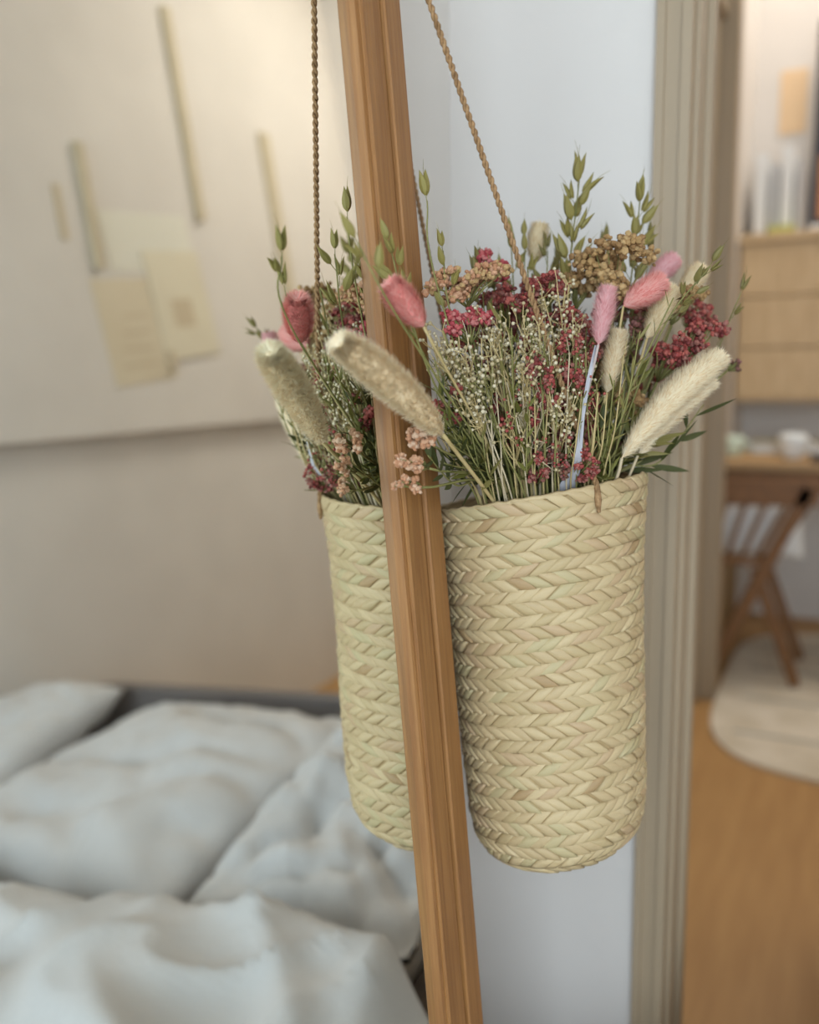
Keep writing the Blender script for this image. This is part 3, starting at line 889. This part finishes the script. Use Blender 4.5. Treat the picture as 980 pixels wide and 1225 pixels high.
# dense inner growth right behind the front sprays
LB = ['leafy stem standing deep inside the bunch behind the white sprays', 'small brown floret sprig deep inside the bunch', 'small dull red floret sprig deep inside the bunch']
for k in range(64):
    x = 530+250*((k*0.618034) % 1.0); y = 395+165*((k*0.754878) % 1.0)
    z = rnd.uniform(.640, .70)
    if x > 740: z = rnd.uniform(.665, .70)
    p = HP(x, y, z, .035)
    kind = rnd.choice(('leaf_d', 'leaf_d', 'leaf_d', 'leaf_m'))
    leafy(LB[0], p, None, 14, rnd.uniform(.014, .022), kind, rnd.random() < .5, 0.35, 'inner leafy stems')
for k in range(40):
    x = 540+300*((k*0.618034+.3) % 1.0); y = 345+190*((k*0.754878+.2) % 1.0)
    if x > 745 and y > 415: continue
    p = HP(x, y, rnd.uniform(.635, .70), .035)
    j = rnd.choice((1, 2, 2))
    cluster(LB[j], p, (0.013, 0.013), BRN+RED[3:] if j == 1 else RED, 46, 0.0027, group=LB[j].split(' deep')[0]+'s inside')

# ------------------------------------------------------------------ the bed that the mirror shows
M['linen'] = mat('white_linen', (204, 201, 198), 0.85, (196, 193, 190), 8, bump=0.15, bscale=60, sheen=0.2)
M['linen_taupe'] = M['linen']
M['duvet'] = M['linen']
M['bed_wood'] = mat('bed_grey_wood', (116, 108, 104), 0.6, (104, 96, 92), 14, stretch=(0.5, 6, 6))
BX0, BX1, BY0, BY1 = 0.07, 1.52, -0.75, 1.66
bed = empty('low_bed', ((BX0+BX1)/2, (BY0+BY1)/2, 0))
BO = np.array(bed.location)
tag(bed, 'low grey-framed bed with white mattress, seen in the mirror', 'bed')
hbx = [(BX0-0.01, 0.0), (BX1+0.02, 0.0), (BX1+0.02, 0.46), (1.30, 0.475), (0.55, 0.437), (BX0-0.01, 0.43)]
n_ = len(hbx)
b = MB(); b.add([(x, BY1, z) for x, z in hbx]+[(x, BY1+0.045, z) for x, z in hbx],
               [tuple(range(n_)), tuple(range(2*n_-1, n_-1, -1))]+[(i, n_+i, n_+(i+1) % n_, (i+1) % n_) for i in range(n_)])
bevel(b.build('headboard', M['bed_wood'], bed, BO), 0.006)
for xa in (BX0-0.01, BX1-0.01):
    MB().box((xa, BY0, 0.10), (xa+0.03, BY1, 0.24)).build('side_rail', M['bed_wood'], bed, BO)
MB().box((BX0, BY0-0.03, 0.10), (BX1, BY0, 0.24)).build('foot_rail', M['bed_wood'], bed, BO)
for xa in (BX0, BX1-0.05):
    for ya in (BY0, BY1-0.06):
        MB().box((xa, ya, 0), (xa+0.05, ya+0.05, 0.11)).build('leg', M['bed_wood'], bed, BO)
bevel(MB().box((BX0+0.025, BY0+0.01, 0.20), (BX1-0.015, BY1-0.005, 0.33)).build('mattress', M['linen'], bed, BO, True), 0.05, 4)

def pillow(name, label, cat, c, sx, sy, sz, rot, m, seed, wr=0.012, group=None, freq=7.0):
    N = 40; v = []; f = []
    R = np.array(Matrix.Rotation(rot[2], 3, 'Z') @ Matrix.Rotation(rot[1], 3, 'Y') @ Matrix.Rotation(rot[0], 3, 'X'))
    off = Vector((seed*3.1, seed*1.7, seed))
    for side in (1, -1):
        for j in range(N+1):
            for i in range(N+1):
                u, w_ = 2*i/N-1, 2*j/N-1
                e = max(0.0, (1-abs(u)**3.2))**0.55*max(0.0, (1-abs(w_)**3.2))**0.55
                pinch = 1-0.07*(1-abs(u)**2)*abs(w_)**4 - 0.0
                pin2 = 1-0.07*(1-abs(w_)**2)*abs(u)**4
                p = Vector((u*sx*pin2, w_*sy*pinch, 0))
                nz = noise.fractal(Vector((u*sx, w_*sy*1.0, side*0.3))*freq+off, 0.9, 2.2, 4)
                rg = abs(noise.noise(Vector((u*sx*0.6+w_*sy*0.5, w_*sy*1.2-u*sx*.3, side*.5))*freq*1.1+off))
                z = side*(sz*e) + (nz*wr - (0.9*wr)*(1-min(rg*4, 1)))*e*side
                v.append(R@np.array((p.x, p.y, z))+np.asarray(c))
    n2 = (N+1)**2
    for s_ in (0, 1):
        for j in range(N):
            for i in range(N):
                a = s_*n2+j*(N+1)+i
                q = (a, a+1, a+N+2, a+N+1)
                f.append(q if s_ == 0 else tuple(reversed(q)))
    # pressed flat where it lies on the mattress and leans on the headboard
    if cat == 'pillow':
        v = [np.array((q[0], min(q[1], BY1+0.003), max(q[2], 0.326))) for q in v]
    b = MB(); b.add(v, f)
    org = np.array([c[0], c[1], c[2]])
    o = b.build(name, m, None, org, True)
    o.location = tuple(org)
    wd = o.modifiers.new('weld', 'WELD'); wd.merge_threshold = 0.0008
    tag(o, label, cat, group)
    return o
pillow('pillow', 'large white pillow lying against the headboard, seen in the mirror', 'pillow', (0.80, 1.27, 0.370), 0.37, 0.34, 0.092, (math.radians(7), 0, math.radians(6)), M['linen'], 1, 0.034, None, 5.0)
pillow('pillow', 'crumpled white pillow beside the large white pillow, seen in the mirror', 'pillow', (0.245, 1.20, 0.375), 0.185, 0.29, 0.080, (math.radians(8), math.radians(-10), math.radians(-6)), M['linen_taupe'], 2, 0.040, None, 9.0)
pillow('pillow', 'white pillow propped up behind the large one at the wall side, seen in the mirror', 'pillow', (1.355, 1.38, 0.415), 0.165, 0.25, 0.085, (math.radians(16), 0, 0.04), M['linen'], 3, 0.016)
# duvet: folded heap of linen, hanging over the side towards the mirror
def edge_x(y):
    t = min(max((y-0.72)/0.16, 0), 1); t = t*t*(3-2*t)
    return -0.15*(1-t)+0.035*t
NX, NY = 120, 150
v, f = [], []
for j in range(NY+1):
    y = BY0+0.02+(0.88-(BY0+0.02))*j/NY
    for i in range(NX+1):
        s_ = i/NX
        x0 = edge_x(y)
        if s_ < 0.16:      # hanging side
            k = 1-s_/0.16
            x = x0 - 0.012*k + 0.010*math.sin(26*y+3*k)*k
            zb = 0.38-0.05*min(max((0.06-x0)/0.20, 0), 1)-0.14*k
            amp = 0.25
        else:
            k = (s_-0.16)/0.84
            x = x0+(1.49-x0)*k
            zb = 0.38+0.02*min(k/0.08, 1) - 0.05*min(max((0.06-x)/0.20, 0), 1)
            amp = 1.0
        p = Vector((x*2.3, y*3.0, 0.4))
        r1 = 1-abs(noise.noise(p*1.0+Vector((x*1.5-y*2.2, 0, 0))))*2.2
        r2 = 1-abs(noise.noise(Vector((x*5+y*3.5, y*4.2-x*2.0, 3.1))))*2.4
        z = zb + amp*(0.05*max(r1, 0)**1.6 + 0.026*max(r2, 0)**2 + 0.02*noise.noise(p*2.7))
        # rounded head-end edge
        e = min((0.88-y)/0.07, 1.0); z -= (1-math.sqrt(max(0, 1-(1-e)**2)))*0.07
        v.append((x, y + 0.03*noise.noise(Vector((x*4, 5, 0)))*(j/NY), z))
for j in range(NY):
    for i in range(NX):
        a = j*(NX+1)+i
        f.append((a, a+1, a+NX+2, a+NX+1))
b = MB(); b.add(v, f)
dv = b.build('duvet', M['duvet'], None, (0.7, 0.1, 0.36), True)
dv.location = (0.7, 0.1, 0.36)
sm = dv.modifiers.new('thick', 'SOLIDIFY'); sm.thickness = 0.035; sm.offset = -1
tag(dv, 'rumpled off-white duvet spread over the bed, seen in the mirror', 'duvet')

# things on the upper wall panel that the mirror shows
M['paper_a'] = mat('paper_ivory', (222, 209, 184), 0.9, (217, 203, 177), 5)
M['paper_b'] = mat('paper_cream', (228, 219, 196), 0.9, (223, 213, 190), 5)
M['paper_w'] = mat('paper_white', (228, 224, 210), 0.9)
M['paper_ink'] = mat('faded_print', (207, 191, 163), 0.9)
M['strip'] = mat('grey_wood_strip', (208, 194, 166), 0.8, (200, 186, 158), 12)
XP = XO-0.05
def onwall(name, label, cat, y0, y1, z0, z1, th, m, rot=0.0, group=None, xoff=0.0):
    c = ((y0+y1)/2, (z0+z1)/2)
    o = MB().box((-th, -(y1-y0)/2, -(z1-z0)/2), (0, (y1-y0)/2, (z1-z0)/2)).build(name, m)
    o.location = (XP-xoff, c[0], c[1]); o.rotation_euler = (rot, 0, 0)
    tag(o, label, cat, group); return o
pa = onwall('paper_sheet', 'tan printed sheet of paper pinned lowest on the white wall, seen in the mirror', 'paper', 2.16, 2.46, 1.33, 1.68, 0.003, M['paper_a'], math.radians(6))
for k in range(4):
    MB().box((-0.0036, -0.10+0.02*k, -0.12+0.055*k), (-0.003, 0.07, -0.108+0.055*k)).build('print', M['paper_ink'], pa)
pb = onwall('paper_sheet', 'pale yellowish sheet of paper overlapping the tan sheet, seen in the mirror', 'paper', 2.42, 2.72, 1.42, 1.80, 0.003, M['paper_b'], math.radians(6), None, 0.004)
MB().box((-0.0036, -0.06, -0.08), (-0.003, 0.05, 0.02)).build('print', M['paper_ink'], pb)
onwall('paper_sheet', 'white sheet of paper pinned above the tan sheet, seen in the mirror', 'paper', 2.235, 2.68, 1.72, 1.92, 0.003, M['paper_w'], math.radians(6))
onwall('wooden_strip', 'longest slim grey strip standing above the papers, seen in the mirror', 'strip', 2.735, 2.775, 1.94, 2.72, 0.02, M['strip'])
onwall('wooden_strip', 'slim grey strip beside the white sheet on the white wall, seen in the mirror', 'strip', 2.172, 2.205, 1.70, 2.10, 0.02, M['strip'])
onwall('wooden_strip', 'slim grey strip on the white wall behind the reflected flowers', 'strip', 3.25, 3.31, 1.50, 2.38, 0.02, M['strip'])
onwall('wooden_strip', 'shortest pale strip on the white wall beside another grey strip, seen in the mirror', 'strip', 2.06, 2.085, 1.78, 1.95, 0.006, M['paper_ink'])
onwall('wooden_strip', 'tiny tan tab under the overlapping sheets, seen in the mirror', 'strip', 2.44, 2.47, 1.37, 1.44, 0.006, M['paper_ink'], math.radians(6), None, 0.008)

# ------------------------------------------------------------------ the far side seen through the opening
M['rug'] = mat('cream_rug', (226, 216, 198), 0.95, (206, 194, 172), 9, bump=0.4, bscale=90)
M['rug_mark'] = mat('rug_grey_motif', (176, 172, 160), 0.95)
M['oak'] = mat('oak_furniture', (216, 186, 142), 0.5, (202, 170, 126), 10, stretch=(6, 6, 0.8))
M['brown_wood'] = mat('brown_chair_wood', (136, 94, 54), 0.5, (118, 80, 44), 14, stretch=(3, 3, 3))
M['dark_wood'] = mat('dark_tray', (74, 56, 40), 0.5)
M['table_wood'] = mat('table_wood', (182, 146, 100), 0.5, (166, 130, 86), 10, stretch=(1, 6, 1))
M['china'] = mat('white_china', (236, 238, 236), 0.25)
M['china_g'] = mat('pale_green_glaze', (214, 228, 208), 0.3)
M['white_board'] = mat('white_card', (230, 230, 228), 0.7)
M['grey_board'] = mat('grey_card', (196, 196, 196), 0.7)
M['cushion'] = mat('white_cushion', (232, 230, 226), 0.9, (222, 220, 216), 10, bump=0.1)
M['yellow'] = mat('yellow_green_card', (196, 196, 110), 0.7)
M['pic_dark'] = mat('picture_dark', (44, 44, 60), 0.4, (60, 52, 60), 6)
M['pic_orange'] = mat('picture_orange', (196, 130, 80), 0.5, (214, 156, 104), 6)
M['pic_frame'] = mat('picture_frame_black', (36, 36, 44), 0.4)
M['peach'] = mat('peach_card', (232, 200, 160), 0.8)

RC, RA, RB_ = (0.36, 3.04), 0.682, 0.70
rg = empty('rug', (RC[0], RC[1], 0))
tag(rg, 'cream woven rug with rounded corners and faint grey stripes on the wooden floor', 'rug')
def sq(a):
    c_, s_ = math.cos(a), math.sin(a)
    k = (abs(c_)**4.5+abs(s_)**4.5)**(-1/4.5)
    return RA*k*c_, RB_*k*s_
S = 96; b = MB(); v = []; f = []
for (sc_, z) in ((1.0, 0.0), (1.0, 0.009), (0.99, 0.012)):
    v += [(sq(2*math.pi*k/S)[0]*sc_, sq(2*math.pi*k/S)[1]*sc_, z) for k in range(S)]
for i in range(2):
    f += [(i*S+k, i*S+(k+1) % S, (i+1)*S+(k+1) % S, (i+1)*S+k) for k in range(S)]
f += [tuple(range(2*S, 3*S)), tuple(range(S-1, -1, -1))]
b.add(v, f); b.build('pile', M['rug'], rg)
for k in range(4):
    MB().box((-0.60, -0.46+0.30*k, 0.012), (0.60, -0.44+0.30*k, 0.0135)).build('stripe', M['rug_mark'], rg)

# chest with drawers on the far wall
ch = empty('wall_cabinet', (-0.39, 4.0, 0.95)); tag(ch, 'pale oak wall cabinet with wide drawers on the far wall', 'cabinet')
CO = np.array(ch.location)
CX0, CX1, CY0 = -0.385, 0.62, 3.62
MB().box((CX0, CY0+0.02, 0.93), (CX1, 3.995, 1.52)).build('carcass', M['oak'], ch, CO)
MB().box((CX0-0.0, CY0-0.012, 1.52), (CX1+0.01, 3.995, 1.55)).build('top', M['oak'], ch, CO)
for k in range(3):
    d = MB().box((CX0+0.008, CY0, 0.945+0.19*k), (CX1-0.01, CY0+0.02, 1.125+0.19*k)).build('drawer', M['oak'], ch, CO)
    bevel(d, 0.003)
    MB().tube([(0.08, CY0-0.018, 1.035+0.19*k), (0.18, CY0-0.018, 1.035+0.19*k)], 0.006, 8).build('handle', M['brown_wood'], d, CO, True)
# things on the cabinet
for (x0, x1, h_, m, lab, nm) in ((-0.345, -0.305, 0.30, 'white_board', 'narrow white folder standing first in the row on the oak cabinet', 'folder'),
                             (-0.295, -0.265, 0.26, 'grey_board', 'grey folder standing beside the narrow white folder on the oak cabinet', 'folder'),
                             (-0.255, -0.215, 0.32, 'white_board', 'tallest white folder standing on the oak cabinet', 'folder'),
                             (-0.205, -0.185, 0.27, 'grey_board', 'thin grey folder standing next to the tallest white one on the oak cabinet', 'folder')):
    root = empty(nm, ((x0+x1)/2, 3.82, 1.55)); tag(root, lab, 'folder', 'folders on the cabinet')
    MB().box((x0, 3.70, 1.55), (x0+0.003, 3.95, 1.55+h_)).box((x1-0.003, 3.70, 1.55), (x1, 3.95, 1.55+h_)).box((x0, 3.697, 1.55), (x1, 3.70, 1.55+h_)).build('cover', M[m], root, root.location)
    MB().box((x0+0.004, 3.704, 1.552), (x1-0.004, 3.945, 1.54+h_)).build('pages', M['white_board'], root, root.location)
root = empty('card_box', (-0.25, 3.66, 1.55)); tag(root, 'low yellowish green box lying in front of the folders on the cabinet', 'box')
MB().box((-0.29, 3.64, 1.55), (-0.20, 3.685, 1.572)).build('body', M['yellow'], root, root.location)
MB().box((-0.292, 3.638, 1.572), (-0.198, 3.687, 1.578)).build('lid', M['yellow'], root, root.location)
pc = empty('framed_picture', (0.12, 3.9, 1.60)); tag(pc, 'dark framed picture with an orange lower part leaning above the oak cabinet', 'picture')
PO = np.array(pc.location)
b = MB(); b.box((-0.158, 3.88, 1.60), (0.40, 3.90, 1.625)).box((-0.158, 3.88, 2.325), (0.40, 3.90, 2.35)).box((-0.158, 3.88, 1.625), (-0.133, 3.90, 2.325)).box((0.375, 3.88, 1.625), (0.40, 3.90, 2.325))
b.build('frame', M['pic_frame'], pc, PO)
MB().box((-0.133, 3.888, 1.86), (0.375, 3.90, 2.325)).build('print', M['pic_dark'], pc, PO)
MB().box((-0.133, 3.888, 1.625), (0.375, 3.90, 1.86)).build('print', M['pic_orange'], pc, PO)
st = MB().box((-0.16, 3.86, 1.55), (0.41, 3.93, 1.602)).build('picture_ledge', M['white_board']); tag(st, 'white ledge block under the dark framed picture', 'ledge')
bevel(st, 0.003)
cd = MB().box((-0.295, 3.994, 1.98), (-0.195, 4.0, 2.22)).build('peach_card', M['peach']); tag(cd, 'small peach card pinned to the white far wall', 'card')

# table with cups
tb = empty('long_table', (0.1, 3.35, 0)); tag(tb, 'light brown wooden table below the oak cabinet', 'table')
TO = np.array(tb.location)
bevel(MB().box((-0.38, 3.14, 0.715), (0.75, 3.60, 0.745)).build('tabletop', M['table_wood'], tb, TO), 0.004)
MB().box((-0.36, 3.17, 0.64), (0.73, 3.19, 0.715)).build('apron', M['brown_wood'], tb, TO)
for (x, y) in ((0.70, 3.18), (0.70, 3.55), (-0.36, 3.55), (-0.365, 3.19)):
    MB().box((x-0.02, y-0.02, 0.0125), (x+0.02, y+0.02, 0.715)).build('leg', M['table_wood'], tb, TO)
def cup(label, c, r, h_, m):
    root = empty('cup', c); tag(root, label, 'cup')
    S = 20; b = MB(); prof = [(0.0, 0.0), (r*.6, 0), (r*.85, h_*.25), (r, h_*.7), (r*.96, h_), (r*.88, h_), (r*.8, h_*.3), (0.0, h_*.12)]
    v = [(c[0]+q[0]*math.cos(2*math.pi*k/S), c[1]+q[0]*math.sin(2*math.pi*k/S), c[2]+q[1]) for q in prof for k in range(S)]
    f = [(i*S+k, i*S+(k+1) % S, (i+1)*S+(k+1) % S, (i+1)*S+k) for i in range(len(prof)-1) for k in range(S)]
    b.add(v, f); b.build('bowl', m, root, c, True)
    a = [(c[0]+r*0.9+0.022*math.sin(t), c[1], c[2]+h_*.5+0.02*math.cos(t)) for t in np.linspace(0, math.pi, 8)]
    MB().tube(a, 0.004, 6).build('handle', m, root, c, True)
cup('round white cup on the wooden table', (-0.150, 3.30, 0.745), 0.046, 0.085, M['china'])
cup('small pale green cup on the wooden table near the door jamb', (-0.350, 3.36, 0.745), 0.036, 0.07, M['china_g'])
ty = empty('serving_tray', (0.0, 3.28, 0.745)); tag(ty, 'dark brown tray lying on the wooden table', 'tray')
MB().box((-0.09, 3.17, 0.745), (0.22, 3.27, 0.751)).build('base', M['dark_wood'], ty, ty.location)
MB().box((-0.09, 3.165, 0.745), (0.22, 3.172, 0.765)).box((-0.09, 3.268, 0.745), (0.22, 3.275, 0.765)).build('rim', M['dark_wood'], ty, ty.location)
bk = empty('book_pile', (-0.02, 3.50, 0.745)); tag(bk, 'closed grey-green book lying behind the cups on the table', 'book')
MB().box((-0.30, 3.44, 0.745), (0.25, 3.58, 0.750)).box((-0.30, 3.44, 0.785), (0.25, 3.58, 0.790)).box((-0.30, 3.578, 0.75), (0.25, 3.582, 0.785)).build('cover', mat('book_cover', (150, 142, 112), 0.7), bk, bk.location)
MB().box((-0.295, 3.445, 0.75), (0.245, 3.577, 0.785)).build('pages', M['white_board'], bk, bk.location)

# chair in front of the table: slatted back, crossed legs, white cushion
cr_ = empty('folding_chair', (-0.2, 3.0, 0)); tag(cr_, 'brown wooden folding chair with a slatted back and crossed legs on the rug', 'chair')
HO = np.array(cr_.location)
YC = 3.02
def bar(name, a, b_, w_, t_): return bevel(MB().bar(a, b_, w_, t_).build(name, M['brown_wood'], cr_, HO), 0.003)
for dy in (0.0, 0.30):
    bar('leg', (-0.085, YC+dy, 0.68), (-0.372, YC+dy, 0.012), 0.030, 0.040)
    bar('leg', (-0.235, YC+dy+0.03, 0.40), (-0.095, YC+dy+0.03, 0.016), 0.026, 0.034)
bar('top_rail', (-0.372, YC, 0.655), (-0.055, YC, 0.665), 0.030, 0.085)
bar('lower_rail', (-0.372, YC, 0.425), (-0.20, YC, 0.43), 0.022, 0.022)
for k in range(5):
    bar('slat', (-0.33+0.062*k, YC, 0.625), (-0.368+0.043*k, YC, 0.425), 0.012, 0.016)
pillow('seat_cushion', 'plain white cushion standing against the slatted back of the chair', 'cushion', (-0.23, 3.13, 0.545), 0.14, 0.115, 0.04, (math.radians(82), 0, 0), M['cushion'], 9, 0.004)
